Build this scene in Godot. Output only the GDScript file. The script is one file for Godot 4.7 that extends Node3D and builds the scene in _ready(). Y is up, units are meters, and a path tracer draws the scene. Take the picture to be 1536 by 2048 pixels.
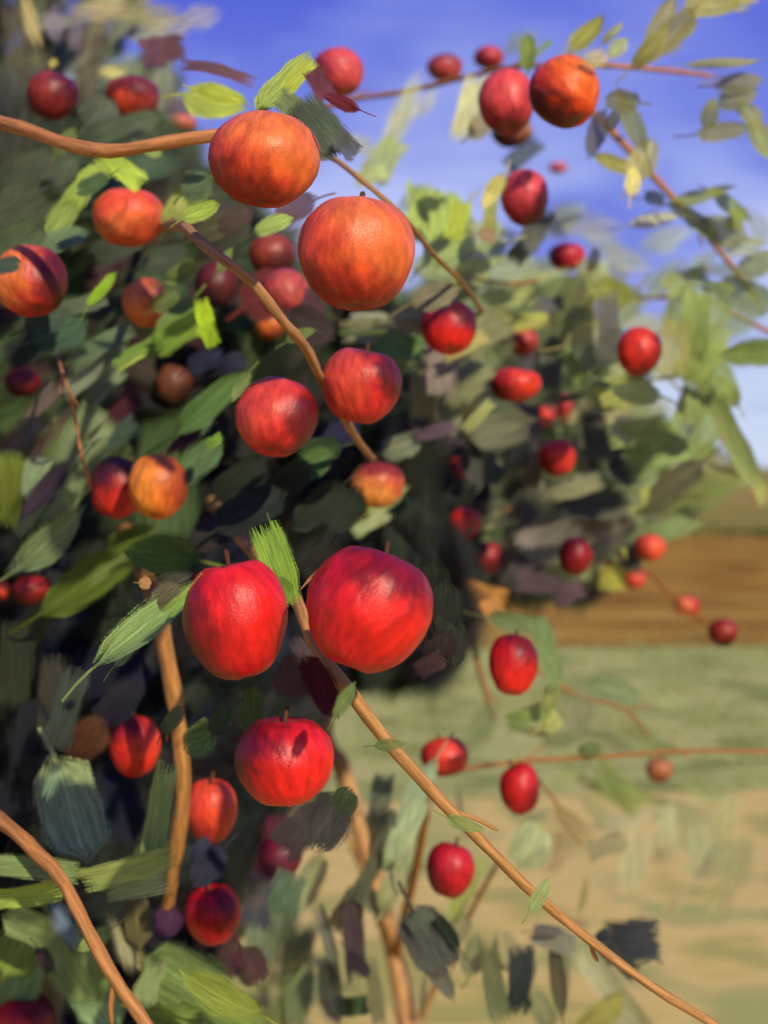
extends Node3D
# An apple orchard: a fruiting tree close by on the left, a second one behind it, open fields and a blue sky.

const FOV := 38.0
const EYE := Vector3(0, 1.6, 0)
const PITCH := -1.71
var focal := 1024.0 / tan(deg_to_rad(FOV / 2.0))
var cam_basis := Basis(Vector3.RIGHT, deg_to_rad(PITCH))
var rng := RandomNumberGenerator.new()
var lump := FastNoiseLite.new()
var dab_mats := []
var skin_mat: StandardMaterial3D
var bark_mat: StandardMaterial3D
var stem_mat: StandardMaterial3D
var near_apples := []
var far_apples := []


func _ready() -> void:
	rng.seed = 77
	lump.seed = 5
	lump.frequency = 1.0
	var cam := Camera3D.new()
	cam.name = "camera"
	cam.fov = FOV
	cam.near = 0.05
	cam.far = 6000.0
	cam.position = EYE
	cam.basis = cam_basis
	var lens := CameraAttributesPhysical.new()
	lens.frustum_focal_length = 50.0
	lens.frustum_focus_distance = 1.15
	lens.exposure_aperture = 4.5
	add_child(cam)
	cam.fov = FOV
	var env := Environment.new()
	env.background_mode = Environment.BG_SKY
	var sky := Sky.new()
	var pano := PanoramaSkyMaterial.new()
	pano.panorama = sky_picture()
	sky.sky_material = pano
	env.sky = sky
	env.sky_rotation = Vector3(0, deg_to_rad(SKY_TURN), 0)
	env.background_energy_multiplier = 1.0
	env.tonemap_mode = Environment.TONE_MAPPER_LINEAR
	env.tonemap_exposure = 1.12
	env.sdfgi_enabled = true
	env.ssao_enabled = true
	env.ssil_enabled = true
	var we := WorldEnvironment.new()
	we.name = "world_environment"
	we.environment = env
	we.camera_attributes = lens
	add_child(we)
	var sun := DirectionalLight3D.new()
	sun.name = "sun"
	sun.light_energy = 1.3
	sun.light_color = Color(1.0, 0.93, 0.82)
	sun.light_angular_distance = 1.0
	sun.shadow_enabled = true
	add_child(sun)
	sun.look_at_from_position(Vector3(0.38, 0.47, 0.78) * 10.0, Vector3.ZERO)

	make_materials()
	fields()
	greenery()
	read_apples()
	near_tree()
	far_tree()
	apples()

const SKY_TURN := 0.0


# ---------------------------------------------------------------- helpers
func at(x: float, y: float, d: float) -> Vector3:
	return EYE + cam_basis * (Vector3((x - 768.0) / focal, -(y - 1024.0) / focal, -1.0) * d)


func lin(hex: String) -> Color:
	return Color.html(hex).srgb_to_linear()


func tag(o: Node, label: String, category: String, group := "", kind := "") -> void:
	o.set_meta("label", label)
	if category:
		o.set_meta("category", category)
	if group:
		o.set_meta("group", group)
	if kind:
		o.set_meta("kind", kind)


func put(called: String, m: Mesh, mat: Material, parent: Node) -> MeshInstance3D:
	var o := MeshInstance3D.new()
	o.name = called
	o.mesh = m
	o.material_override = mat
	parent.add_child(o, true)
	return o


func noise(f: float, s: int, octaves := 3) -> FastNoiseLite:
	var n := FastNoiseLite.new()
	n.noise_type = FastNoiseLite.TYPE_SIMPLEX_SMOOTH
	n.frequency = f
	n.seed = s
	n.fractal_octaves = octaves
	return n


# ---------------------------------------------------------------- materials
func sky_picture() -> ImageTexture:
	var w := 3072
	var h := 1536
	var im := Image.create(w, h, false, Image.FORMAT_RGB8)
	var soft := noise(1.0, 21, 3)
	var streak := noise(1.0, 4, 4)
	var deep := Color.html("4e5ecc")
	var mid := Color.html("acb8ea")
	var low := Color.html("c0cee4")
	var pale := Color.html("d0d8f4")
	im.fill(Color.html("8f8a70"))
	for j in h / 2:
		var el := (0.5 - (j + 0.5) / h) * 180.0
		var c: Color
		if el < 9.0:
			c = low.lerp(mid, smoothstep(0.0, 9.0, el))
		else:
			c = mid.lerp(deep, smoothstep(7.0, 19.0, el))
		var y := sin(deg_to_rad(el))
		var r := cos(deg_to_rad(el))
		for i in w:
			var az := TAU * i / w
			var p := Vector3(cos(az) * r, y, sin(az) * r)
			var n := soft.get_noise_3d(p.x * 4.0, p.y * 7.0, p.z * 4.0)
			var s := streak.get_noise_3d(p.x * 16.0 + p.y * 9.0, p.y * 75.0 + p.x * 12.0, p.z * 16.0)
			var t := clampf((n * 1.2 + s * 0.25) * (1.0 - 0.55 * smoothstep(9.0, 18.0, el)), -0.6, 1.0)
			var k := c.lerp(pale, clampf(t, 0.0, 1.0) * 0.75) if t > 0.0 else c.lerp(deep, -t)
			im.set_pixel(i, j, k)
	return ImageTexture.create_from_image(im)


func make_materials() -> void:
	for v in 12:
		var size := 128
		var im := Image.create(size, size, false, Image.FORMAT_RGBA8)
		var br := noise(1.0, 100 + v, 3)
		var gr := noise(1.0, 200 + v, 2)
		for j in size:
			for i in size:
				var u := (i + 0.5) / size
				var w := (j + 0.5) / size
				var bristle := br.get_noise_2d(u * 1.8, w * 15.0)
				var grain := gr.get_noise_2d(u * 46.0, w * 30.0)
				var edge_w := minf(w, 1.0 - w) * 2.0
				var edge_u := minf(u, 1.0 - u) * 2.0
				var ragged := br.get_noise_2d(3.0 + w * 20.0, 7.0 + u * 1.5)
				var a := minf(edge_w * 3.0 + bristle * 0.6, edge_u * 4.0 + ragged * 1.5)
				if v < 8:
					a = smoothstep(0.12, 0.62, a + grain * (0.35 + 0.2 * (v % 3)))
				else:
					var rr := 1.0 - Vector2(u * 2.0 - 1.0, w * 2.0 - 1.0).length()
					a = smoothstep(0.0, 0.62, rr + bristle * 0.22 + grain * 0.18)
				var val := clampf(0.86 + bristle * 0.22 + grain * 0.12, 0.4, 1.0)
				if v % 2 == 0 and v < 8:
					var rib := absf(w - 0.5 - 0.03 * sin(u * 5.0))
					var vein := absf(fposmod(u * 6.0 - absf(w - 0.5) * 5.0, 1.0) - 0.5)
					val = minf(val + 0.14 * (1.0 - smoothstep(0.012, 0.035, rib)) + 0.05 * (1.0 - smoothstep(0.02, 0.1, vein)) - 0.04, 1.0)
				im.set_pixel(i, j, Color(val, val, val, a))
		var m := StandardMaterial3D.new()
		m.resource_name = "leaf_paint"
		m.albedo_texture = ImageTexture.create_from_image(im)
		m.texture_repeat = false
		m.transparency = BaseMaterial3D.TRANSPARENCY_ALPHA
		m.cull_mode = BaseMaterial3D.CULL_DISABLED
		m.vertex_color_use_as_albedo = true
		m.roughness = 0.75
		m.metallic_specular = 0.3
		m.backlight_enabled = true
		m.backlight = Color(0.4, 0.4, 0.3)
		dab_mats.append(m)
	var sz := 256
	var sk := Image.create(sz, sz, false, Image.FORMAT_RGB8)
	var hh := Image.create(sz, sz, false, Image.FORMAT_RGB8)
	var a1 := noise(1.0, 31, 3)
	var a2 := noise(1.0, 32, 2)
	for j in sz:
		for i in sz:
			var an := TAU * i / sz
			var p := Vector3(cos(an), sin(an), 0)
			var b := a1.get_noise_3d(p.x * 3.4 + j * 0.012, p.y * 3.4, j * 0.02)
			var g := a2.get_noise_2d(i * 0.55, j * 0.55)
			var v := clampf(0.88 + b * 0.2 + g * 0.1, 0.3, 1.0)
			if rng.randf() < 0.006:
				v = minf(v + 0.16, 1.0)
			sk.set_pixel(i, j, Color(v, v, v))
			var e := clampf(0.5 + b * 0.5 + g * 0.22, 0.0, 1.0)
			hh.set_pixel(i, j, Color(e, e, e))
	skin_mat = StandardMaterial3D.new()
	skin_mat.resource_name = "apple_skin"
	skin_mat.albedo_texture = ImageTexture.create_from_image(sk)
	hh.bump_map_to_normal_map(2.0)
	skin_mat.normal_enabled = true
	skin_mat.normal_texture = ImageTexture.create_from_image(hh)
	skin_mat.normal_scale = 0.6
	skin_mat.vertex_color_use_as_albedo = true
	skin_mat.roughness = 0.42
	skin_mat.metallic_specular = 0.42
	bark_mat = StandardMaterial3D.new()
	bark_mat.resource_name = "bark"
	var bk := Image.create(64, sz, false, Image.FORMAT_RGB8)
	for j in sz:
		for i in 64:
			var an := TAU * i / 64.0
			var b := a1.get_noise_3d(cos(an) * 1.6, sin(an) * 1.6, j * 0.016)
			var g := a2.get_noise_2d(i * 0.7, j * 0.5)
			var v := clampf(0.9 + b * 0.24 + g * 0.12, 0.3, 1.0)
			bk.set_pixel(i, j, Color(v, v * 0.97, v * 0.93))
	bark_mat.albedo_texture = ImageTexture.create_from_image(bk)
	bark_mat.vertex_color_use_as_albedo = true
	bark_mat.roughness = 0.85
	bark_mat.metallic_specular = 0.25
	stem_mat = StandardMaterial3D.new()
	stem_mat.resource_name = "stem"
	stem_mat.albedo_color = Color.html("6a4a2c")
	stem_mat.roughness = 0.8


# ---------------------------------------------------------------- the setting
func sheet(called: String, z0: float, z1: float, x0: float, x1: float, y: float, tones: Array, stretch: Vector2, s: int, wobble: float, label: String) -> void:
	var st := SurfaceTool.new()
	st.begin(Mesh.PRIMITIVE_TRIANGLES)
	var n := noise(0.09, s)
	var nx := 40
	var nz := 4
	for j in nz + 1:
		for i in nx + 1:
			var x := lerpf(x0, x1, float(i) / nx)
			var z := lerpf(z0, z1, float(j) / nz)
			if wobble > 0.0 and (j == 0 or j == nz):
				z += n.get_noise_2d(x * 2.0, z) * wobble * (absf(z) / 12.0)
			st.set_uv(Vector2(x / stretch.x, z / stretch.y))
			st.add_vertex(Vector3(x, y, z))
	for j in nz:
		for i in nx:
			var a := j * (nx + 1) + i
			for k in [a, a + 1, a + nx + 1, a + 1, a + nx + 2, a + nx + 1]:
				st.add_index(k)
	st.generate_normals()
	var size := 384
	var im := Image.create(size, size, false, Image.FORMAT_RGB8)
	var big := noise(1.0, s + 1, 3)
	var fine := noise(1.0, s + 2, 4)
	for j in size:
		for i in size:
			var ang := TAU * i / size
			var bng := TAU * j / size
			var b := big.get_noise_3d(cos(ang) * 1.3 + 3.0, sin(ang) * 1.3, bng * 0.0 + cos(bng) * 1.6) + 0.4 * big.get_noise_3d(cos(ang) * 0.9, sin(bng) * 2.1, sin(ang) + 9.0)
			var f := fine.get_noise_3d(cos(ang) * 2.5, sin(ang) * 2.5, j * 0.22)
			var t := clampf(0.5 + b * 1.1 + f * 0.4, 0.0, 0.999) * (tones.size() - 1)
			var k := int(t)
			var c: Color = Color.html(tones[k]).lerp(Color.html(tones[k + 1]), t - k)
			im.set_pixel(i, j, c)
	var m := StandardMaterial3D.new()
	m.resource_name = called
	m.albedo_texture = ImageTexture.create_from_image(im)
	m.roughness = 1.0
	m.metallic_specular = 0.0
	var o := put(called, st.commit(), m, self)
	tag(o, label, "", "", "structure")


func fields() -> void:
	sheet("ground", 60, -3000, -2500, 2500, 0.0, ["a08848", "989050", "a48c4c"], Vector2(60, 40), 300, 0.0, "wide ochre land running out to the horizon")
	sheet("straw_meadow", 5, -9.5, -12, 12, 0.006, ["b0aa5c", "d0ba68", "dcc272", "c8b86a", "acac62"], Vector2(5.5, 6.5), 310, 0.0, "dry straw coloured meadow in the foreground")
	sheet("grass_field", -7.0, -14.2, -20, 20, 0.012, ["88904e", "9ea45c", "acb266", "bab66c"], Vector2(5.0, 3.5), 320, 1.3, "pale green grass strip beyond the straw meadow")
	sheet("ploughed_field", -13.1, -36, -60, 60, 0.020, ["80602a", "987032", "a47e38", "ae8c42"], Vector2(16.0, 8.0), 330, 1.1, "red brown ploughed field beyond the green grass")
	sheet("meadow_strip", -34, -66, -120, 120, 0.032, ["80803f", "988a48", "a8944c"], Vector2(40.0, 16.0), 340, 0.4, "dark green strip of meadow beyond the ploughed field")


func tufts(called: String, count: int, x0: float, x1: float, z0: float, z1: float, tall: Vector2, tones: Array, label: String, patchy: float) -> void:
	var st := SurfaceTool.new()
	st.begin(Mesh.PRIMITIVE_TRIANGLES)
	for k in 7:
		var a := rng.randf() * TAU
		var foot := Vector3(cos(a * 3.0), 0, sin(a * 3.0)) * 0.22
		var lean := Vector3(cos(a), 0, sin(a)) * rng.randf_range(0.15, 0.5)
		var side := Vector3(-sin(a), 0, cos(a)) * 0.06
		var h := rng.randf_range(0.6, 1.0)
		var mid := foot + lean * 0.35 + Vector3(0, h * 0.6, 0)
		var top := foot + lean + Vector3(0, h, 0)
		var v := rng.randf_range(0.92, 1.05)
		for q in [foot - side, mid - side * 0.8, foot + side, foot + side, mid - side * 0.8, mid + side * 0.8, mid - side * 0.8, top, mid + side * 0.8]:
			st.set_color(Color(v, v, v))
			st.add_vertex(q)
	st.generate_normals()
	var m := StandardMaterial3D.new()
	m.resource_name = called
	m.vertex_color_use_as_albedo = true
	m.cull_mode = BaseMaterial3D.CULL_DISABLED
	m.roughness = 0.9
	m.metallic_specular = 0.2
	var mm := MultiMesh.new()
	mm.transform_format = MultiMesh.TRANSFORM_3D
	mm.use_colors = true
	mm.mesh = st.commit()
	mm.instance_count = count
	var n := noise(0.5, 400 + count)
	var k := 0
	while k < count:
		var x := rng.randf_range(x0, x1)
		var z := rng.randf_range(z0, z1)
		var g := n.get_noise_2d(x, z * 0.6)
		if g + rng.randf_range(-0.25, 0.25) < patchy:
			continue
		var h := rng.randf_range(tall.x, tall.y)
		mm.set_instance_transform(k, Transform3D(Basis(Vector3.UP, rng.randf() * TAU).scaled_local(Vector3(h, h, h)), Vector3(x, 0.005, z)))
		var c := lin(pick(tones)) * rng.randf_range(0.94, 1.05)
		mm.set_instance_color(k, Color(c.r, c.g, c.b, 1.0))
		k += 1
	var o := MultiMeshInstance3D.new()
	o.name = called
	o.multimesh = mm
	o.material_override = m
	add_child(o, true)
	tag(o, label, "grass", "", "stuff")


func greenery() -> void:
	tufts("grass", 6000, -5.0, 5.5, -14.4, -7.9, Vector2(0.025, 0.055), ["98a25c", "a4ae66", "aeb470", "929c56"], "short pale green grass growing on the strip before the ploughed field", -0.2)
	tufts("weeds", 1500, -8, 20, -37.5, -33.5, Vector2(0.15, 0.4), ["6c743e", "7e7e46", "8e8448"], "low weeds along the far edge of the ploughed field", -0.3)


# ---------------------------------------------------------------- builders
func dab_mesh(shape: String, ca: Color, cb: Color, op: float, bend: float, cup: float) -> ArrayMesh:
	# a unit leaf: x runs along it (-0.5 to 0.5), y across, z towards the viewer
	var st := SurfaceTool.new()
	st.begin(Mesh.PRIMITIVE_TRIANGLES)
	var nu := 6
	var nv := 4
	var ph := rng.randf() * 50.0
	for i in nu + 1:
		var t := float(i) / nu
		var q := 2.0 * t - 1.0
		var w := 1.0
		if shape == "o" or shape == "f":
			w = pow(maxf(1.0 - q * q, 0.0), 0.42) * 0.96 + 0.08
		elif shape == "p":
			w = pow(maxf(sin(PI * pow(t, 0.85)), 0.0), 0.8) + 0.05
		else:
			w = 0.9 + 0.12 * lump.get_noise_2d(t * 3.0, ph)
		for j in nv + 1:
			var s := float(j) / nv - 0.5
			var side := lump.get_noise_2d(t * 2.2 + ph, signf(s) * 3.0) * 0.22
			var y := s * (w + side * absf(s) * 2.0)
			var x := t - 0.5 + lump.get_noise_2d(ph + s * 2.0, t * 2.0) * 0.06
			var z := -bend * q * q + cup * (s * s * 4.0 * 0.25) + lump.get_noise_2d(t * 2.0 + ph, s * 2.0 + 9.0) * 0.05
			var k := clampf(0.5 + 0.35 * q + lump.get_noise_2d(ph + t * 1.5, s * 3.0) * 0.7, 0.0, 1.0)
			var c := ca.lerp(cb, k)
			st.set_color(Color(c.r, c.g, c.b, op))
			st.set_uv(Vector2(t, s + 0.5))
			st.add_vertex(Vector3(x, y, z))
	for i in nu:
		for j in nv:
			var a := i * (nv + 1) + j
			for k in [a, a + 1, a + nv + 1, a + 1, a + nv + 2, a + nv + 1]:
				st.add_index(k)
	if (shape == "o" or shape == "p") and op > 0.8:
		var base := (nu + 1) * (nv + 1)
		var sway := rng.randf_range(-0.12, 0.12)
		for i in 4:
			var q := i / 3.0
			for side in [-1.0, 1.0]:
				st.set_color(Color(ca.r * 1.1, ca.g * 0.95, ca.b * 0.8, 1.0))
				st.set_uv(Vector2(0.5, 0.5))
				st.add_vertex(Vector3(-0.4 - 0.42 * q, side * 0.035 + sway * q * q, -bend * (1.0 - q) - 0.25 * q * q))
		for i in 3:
			var a := base + i * 2
			for k in [a, a + 1, a + 2, a + 1, a + 3, a + 2]:
				st.add_index(k)
	st.generate_normals()
	return st.commit()


func depth_near(list: Array, x: float, y: float, ease: float) -> float:
	var s := 0.0
	var t := 0.0
	for a in list:
		var q: float = Vector2(x - a.x, y - a.y).length_squared() / (a.w * a.w) + 0.25
		var k := 1.0 / pow(q, ease)
		s += k * a.d
		t += k
	return s / t


func leaves(tree: Node3D, table: String, apples_of: Array, gain: float) -> void:
	var n := 0
	for row in table.replace("\n", ";").split(";", false):
		var f := row.strip_edges().split(" ", false)
		if f.size() < 9:
			continue
		var x := f[0].to_float()
		var y := f[1].to_float()
		var d := depth_near(apples_of, x, y, 1.5)
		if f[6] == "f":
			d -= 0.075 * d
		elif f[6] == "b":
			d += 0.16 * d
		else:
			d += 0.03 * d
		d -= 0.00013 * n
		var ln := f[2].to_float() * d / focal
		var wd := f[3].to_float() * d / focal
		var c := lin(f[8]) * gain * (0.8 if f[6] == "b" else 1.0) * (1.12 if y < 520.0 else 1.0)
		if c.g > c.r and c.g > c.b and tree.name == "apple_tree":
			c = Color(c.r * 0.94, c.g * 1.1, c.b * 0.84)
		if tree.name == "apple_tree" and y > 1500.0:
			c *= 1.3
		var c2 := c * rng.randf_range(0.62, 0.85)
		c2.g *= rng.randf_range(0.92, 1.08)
		var ang := deg_to_rad(f[4].to_float())
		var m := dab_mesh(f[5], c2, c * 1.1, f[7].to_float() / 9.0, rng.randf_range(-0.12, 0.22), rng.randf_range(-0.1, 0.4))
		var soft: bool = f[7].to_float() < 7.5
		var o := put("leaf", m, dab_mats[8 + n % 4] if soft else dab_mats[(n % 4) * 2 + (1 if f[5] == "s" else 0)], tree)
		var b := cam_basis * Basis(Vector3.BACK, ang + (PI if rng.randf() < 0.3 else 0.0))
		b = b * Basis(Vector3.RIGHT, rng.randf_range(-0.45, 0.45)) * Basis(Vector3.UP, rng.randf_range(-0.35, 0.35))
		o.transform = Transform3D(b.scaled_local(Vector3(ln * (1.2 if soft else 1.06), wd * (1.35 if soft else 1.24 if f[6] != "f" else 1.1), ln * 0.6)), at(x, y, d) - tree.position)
		n += 1


func tube(points: PackedVector3Array, r0: float, r1: float, ca: Color, cb: Color) -> ArrayMesh:
	var curve := Curve3D.new()
	for i in points.size():
		var tan_ := (points[mini(i + 1, points.size() - 1)] - points[maxi(i - 1, 0)]) / 6.0
		curve.add_point(points[i], -tan_, tan_)
	curve.bake_interval = 0.012
	var total := curve.get_baked_length()
	var rings := clampi(int(total / 0.018), 8, 90)
	var sides := 10
	var st := SurfaceTool.new()
	st.begin(Mesh.PRIMITIVE_TRIANGLES)
	var ph := rng.randf() * 40.0
	for i in rings + 1:
		var t := float(i) / rings
		var p := curve.sample_baked(t * total, true)
		var q := curve.sample_baked(minf(t * total + 0.01, total), true)
		if i == rings:
			q = p + (p - curve.sample_baked(total - 0.012, true))
		var fw := (q - p).normalized()
		var sd := fw.cross(Vector3(0.1, 0.3, 1.0)).normalized()
		var up := sd.cross(fw)
		var r := 0.86 * lerpf(r0, r1, t) * (1.0 + 0.22 * lump.get_noise_2d(t * total * 26.0, ph))
		if i == 0 or i == rings:
			r *= 0.35
		for j in sides + 1:
			var a := TAU * j / sides
			var rr := r * (1.0 + 0.1 * lump.get_noise_2d(t * total * 14.0 + cos(a) * 1.5, ph + sin(a) * 1.5))
			var k := clampf(0.5 + 1.0 * lump.get_noise_3d(cos(a) * 1.4 + ph, sin(a) * 1.4, t * total * 5.0), 0.0, 1.0)
			st.set_color(ca.lerp(cb, k))
			st.set_uv(Vector2(float(j) / sides, t * total * 6.0))
			st.add_vertex(p + (sd * cos(a) + up * sin(a)) * rr)
	for i in rings:
		for j in sides:
			var a := i * (sides + 1) + j
			for k in [a, a + sides + 1, a + 1, a + 1, a + sides + 1, a + sides + 2]:
				st.add_index(k)
	st.generate_normals()
	return st.commit()


func branches(tree: Node3D, table: String) -> void:
	# hex hex width width  x,y,depth x,y,depth ...
	for row in table.split("\n", false):
		var f := row.strip_edges().split(" ", false)
		if f.size() < 6:
			continue
		var pts := PackedVector3Array()
		var d0 := 0.0
		var d1 := 0.0
		for k in range(4, f.size()):
			var v := f[k].split(",")
			d1 = v[2].to_float()
			if k == 4:
				d0 = d1
			pts.append(at(v[0].to_float(), v[1].to_float(), d1) - tree.position)
		put("branch", tube(pts, f[2].to_float() * 0.5 * d0 / focal, f[3].to_float() * 0.5 * d1 / focal, lin(f[0]), lin(f[1])), bark_mat, tree)
		for k in range(1, pts.size()):
			if rng.randf() < 0.32:
				var foot := pts[k - 1].lerp(pts[k], rng.randf())
				var along := (pts[k] - pts[k - 1]).normalized()
				var side := (along.rotated(cam_basis.z, (1.0 if rng.randf() < 0.5 else -1.0) * rng.randf_range(0.4, 0.8)) + cam_basis.z * rng.randf_range(-0.5, 0.3)).normalized()
				var ln := rng.randf_range(0.012, 0.045)
				var thick := f[3].to_float() * d1 / focal * 0.5
				foot = pts[k - 1] if rng.randf() < 0.5 else pts[k]
				put("spur", tube(PackedVector3Array([foot, foot + side * (thick + ln * 0.5), foot + (side * 0.85 + along * 0.15) * (thick + ln)]), minf(thick * 0.6, 0.004), 0.0018, lin(f[1]), lin(f[0])), bark_mat, tree)


func inside(poly: PackedVector2Array, x: float, y: float) -> bool:
	return Geometry2D.is_point_in_polygon(Vector2(x, y), poly)


func foliage(tree: Node3D, called: String, count: int, poly: PackedVector2Array, d0: float, d1: float, size: Vector2, tones: Callable, sharp: float) -> void:
	# many overlapping leaves spread through the crown's volume
	for part in 3:
		foliage_part(tree, called, count / 3, poly, d0, d1, size, tones, sharp, dab_mats[8 + part])


func foliage_part(tree: Node3D, called: String, count: int, poly: PackedVector2Array, d0: float, d1: float, size: Vector2, tones: Callable, sharp: float, mat: Material) -> void:
	var mm := MultiMesh.new()
	mm.transform_format = MultiMesh.TRANSFORM_3D
	mm.use_colors = true
	mm.mesh = dab_mesh("f", Color(0.8, 0.8, 0.8), Color(1.1, 1.1, 1.1), 1.0, 0.1, 0.25)
	var box := Rect2(poly[0], Vector2.ZERO)
	for p in poly:
		box = box.expand(p)
	var where: Array[Transform3D] = []
	var tint := PackedColorArray()
	while where.size() < count:
		var x := rng.randf_range(box.position.x, box.end.x)
		var y := rng.randf_range(box.position.y, box.end.y)
		if not inside(poly, x, y):
			continue
		var d := rng.randf_range(d0, d1)
		var s := rng.randf_range(0.7, 1.35)
		var b := cam_basis * Basis(Vector3.BACK, deg_to_rad(rng.randfn(48.0, sharp))) * Basis(Vector3.RIGHT, rng.randf_range(-0.8, 0.8)) * Basis(Vector3.UP, rng.randf_range(-0.7, 0.7))
		where.append(Transform3D(b.scaled_local(Vector3(size.x, size.y, size.x * 0.6) * s), at(x, y, d) - tree.position))
		var c: Color = lin(tones.call(x, y)) * Color(0.93, 1.06, 0.98) * rng.randf_range(0.85, 1.15)
		c.a = 1.0
		tint.append(c)
	mm.instance_count = count
	for i in count:
		mm.set_instance_transform(i, where[i])
		mm.set_instance_color(i, tint[i])
	var o := MultiMeshInstance3D.new()
	o.name = called
	o.multimesh = mm
	o.material_override = mat
	o.set_meta("kind", "stuff")
	tree.add_child(o, true)


func pick(a: Array) -> String:
	return a[rng.randi() % a.size()]


func near_tones(x: float, y: float) -> String:  # darkest tones paint the crown's inner shade into the leaf colour
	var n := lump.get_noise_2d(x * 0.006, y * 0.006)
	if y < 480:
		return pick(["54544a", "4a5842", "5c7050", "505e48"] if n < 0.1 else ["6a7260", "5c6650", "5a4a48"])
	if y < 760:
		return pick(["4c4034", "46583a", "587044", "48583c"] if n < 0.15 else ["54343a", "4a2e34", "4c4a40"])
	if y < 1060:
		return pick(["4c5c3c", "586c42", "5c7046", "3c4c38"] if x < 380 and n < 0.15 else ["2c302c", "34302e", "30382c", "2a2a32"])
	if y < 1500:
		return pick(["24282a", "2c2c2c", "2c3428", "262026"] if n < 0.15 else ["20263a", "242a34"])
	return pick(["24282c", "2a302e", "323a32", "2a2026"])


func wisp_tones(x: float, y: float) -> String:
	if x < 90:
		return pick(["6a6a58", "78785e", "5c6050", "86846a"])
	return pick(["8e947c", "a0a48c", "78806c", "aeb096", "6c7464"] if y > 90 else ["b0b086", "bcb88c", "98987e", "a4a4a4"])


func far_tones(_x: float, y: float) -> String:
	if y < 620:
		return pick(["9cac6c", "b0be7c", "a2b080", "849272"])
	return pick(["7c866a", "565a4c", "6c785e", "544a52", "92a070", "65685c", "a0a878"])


func crown_tones(_x: float, _y: float) -> String:
	return pick(["5a6a3a", "6a7842", "4a5a34", "76804c"])


# ---------------------------------------------------------------- trees
func near_tree() -> void:
	var t := Node3D.new()
	t.name = "apple_tree"
	add_child(t)
	t.position = Vector3(-1.45, 0, -2.7)
	tag(t, "large near apple tree filling the left side with dark foliage", "tree")
	var up := PackedVector3Array([Vector3(0, -0.05, 0), Vector3(0.05, 0.5, 0.03), Vector3(0.02, 1.1, 0.1), Vector3(0.1, 1.8, 0.06), Vector3(0.05, 2.7, 0)])
	put("trunk", tube(up, 0.11, 0.05, lin("6a5240"), lin("4a3a30")), bark_mat, t)
	foliage(t, "inner_foliage", 7500, PackedVector2Array([Vector2(-420, 120), Vector2(100, 230), Vector2(330, 320), Vector2(460, 440), Vector2(640, 620), Vector2(760, 660), Vector2(800, 880), Vector2(860, 1010), Vector2(900, 1200), Vector2(900, 1330), Vector2(740, 1320), Vector2(620, 1370), Vector2(545, 1480), Vector2(540, 1620), Vector2(470, 1740), Vector2(410, 1800), Vector2(330, 2150), Vector2(-420, 2250)]), 2.25, 3.0, Vector2(0.2, 0.11), near_tones, 24.0)
	foliage(t, "unseen_crown_foliage", 1800, PackedVector2Array([Vector2(-1100, -500), Vector2(-500, -700), Vector2(-250, -300), Vector2(-320, 0), Vector2(-420, 2100), Vector2(-1000, 2000), Vector2(-1300, 0)]), 1.75, 3.3, Vector2(0.15, 0.08), crown_tones, 60.0)  # unseen foliage left of the view, added to shade the interior
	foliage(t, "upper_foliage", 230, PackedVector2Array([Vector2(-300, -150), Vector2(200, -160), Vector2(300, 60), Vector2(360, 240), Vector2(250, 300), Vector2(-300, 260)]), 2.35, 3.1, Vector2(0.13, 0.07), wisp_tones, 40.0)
	branches(t, """
b07448 c8925e 34 30 -900,420,2.5 -300,170,1.7 0,245,1.42 60,262,1.38 140,290,1.35 225,302,1.32 320,287,1.3 420,272,1.3 520,262,1.3
c09468 a07a50 20 15 290,470,2.3 335,452,1.6 370,456,1.34 420,500,1.27 500,560,1.27 560,635,1.3 615,700,1.36 645,765,1.42 715,880,1.6 748,920,1.8
b08652 c89c64 30 18 420,1000,2.3 520,1120,1.5 585,1190,1.22 610,1245,1.16 640,1310,1.14 700,1385,1.13 760,1465,1.13 830,1545,1.14 900,1620,1.15 980,1700,1.17 1060,1780,1.19 1180,1880,1.21 1300,1970,1.23 1440,2055,1.25 1560,2120,1.26
a06c3a c09458 40 30 250,1060,2.3 310,1200,1.7 330,1295,1.6 350,1400,1.58 362,1500,1.58 365,1600,1.6 345,1750,1.65 330,1850,1.7
a8703c c49460 38 30 -900,1300,2.5 -300,1420,1.7 0,1640,1.36 60,1695,1.33 120,1752,1.31 170,1850,1.3 230,1960,1.3 290,2045,1.3 340,2140,1.3
b07c54 b88460 8 7 110,690,1.8 125,745,1.62 140,790,1.62 155,860,1.7 162,905,1.62 190,1010,1.8
b8845c a06a44 9 7 660,1160,1.3 640,1140,1.2 600,1180,1.15
""")
	leaves(t, NEAR_LEAVES, near_apples, 1.3)


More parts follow.
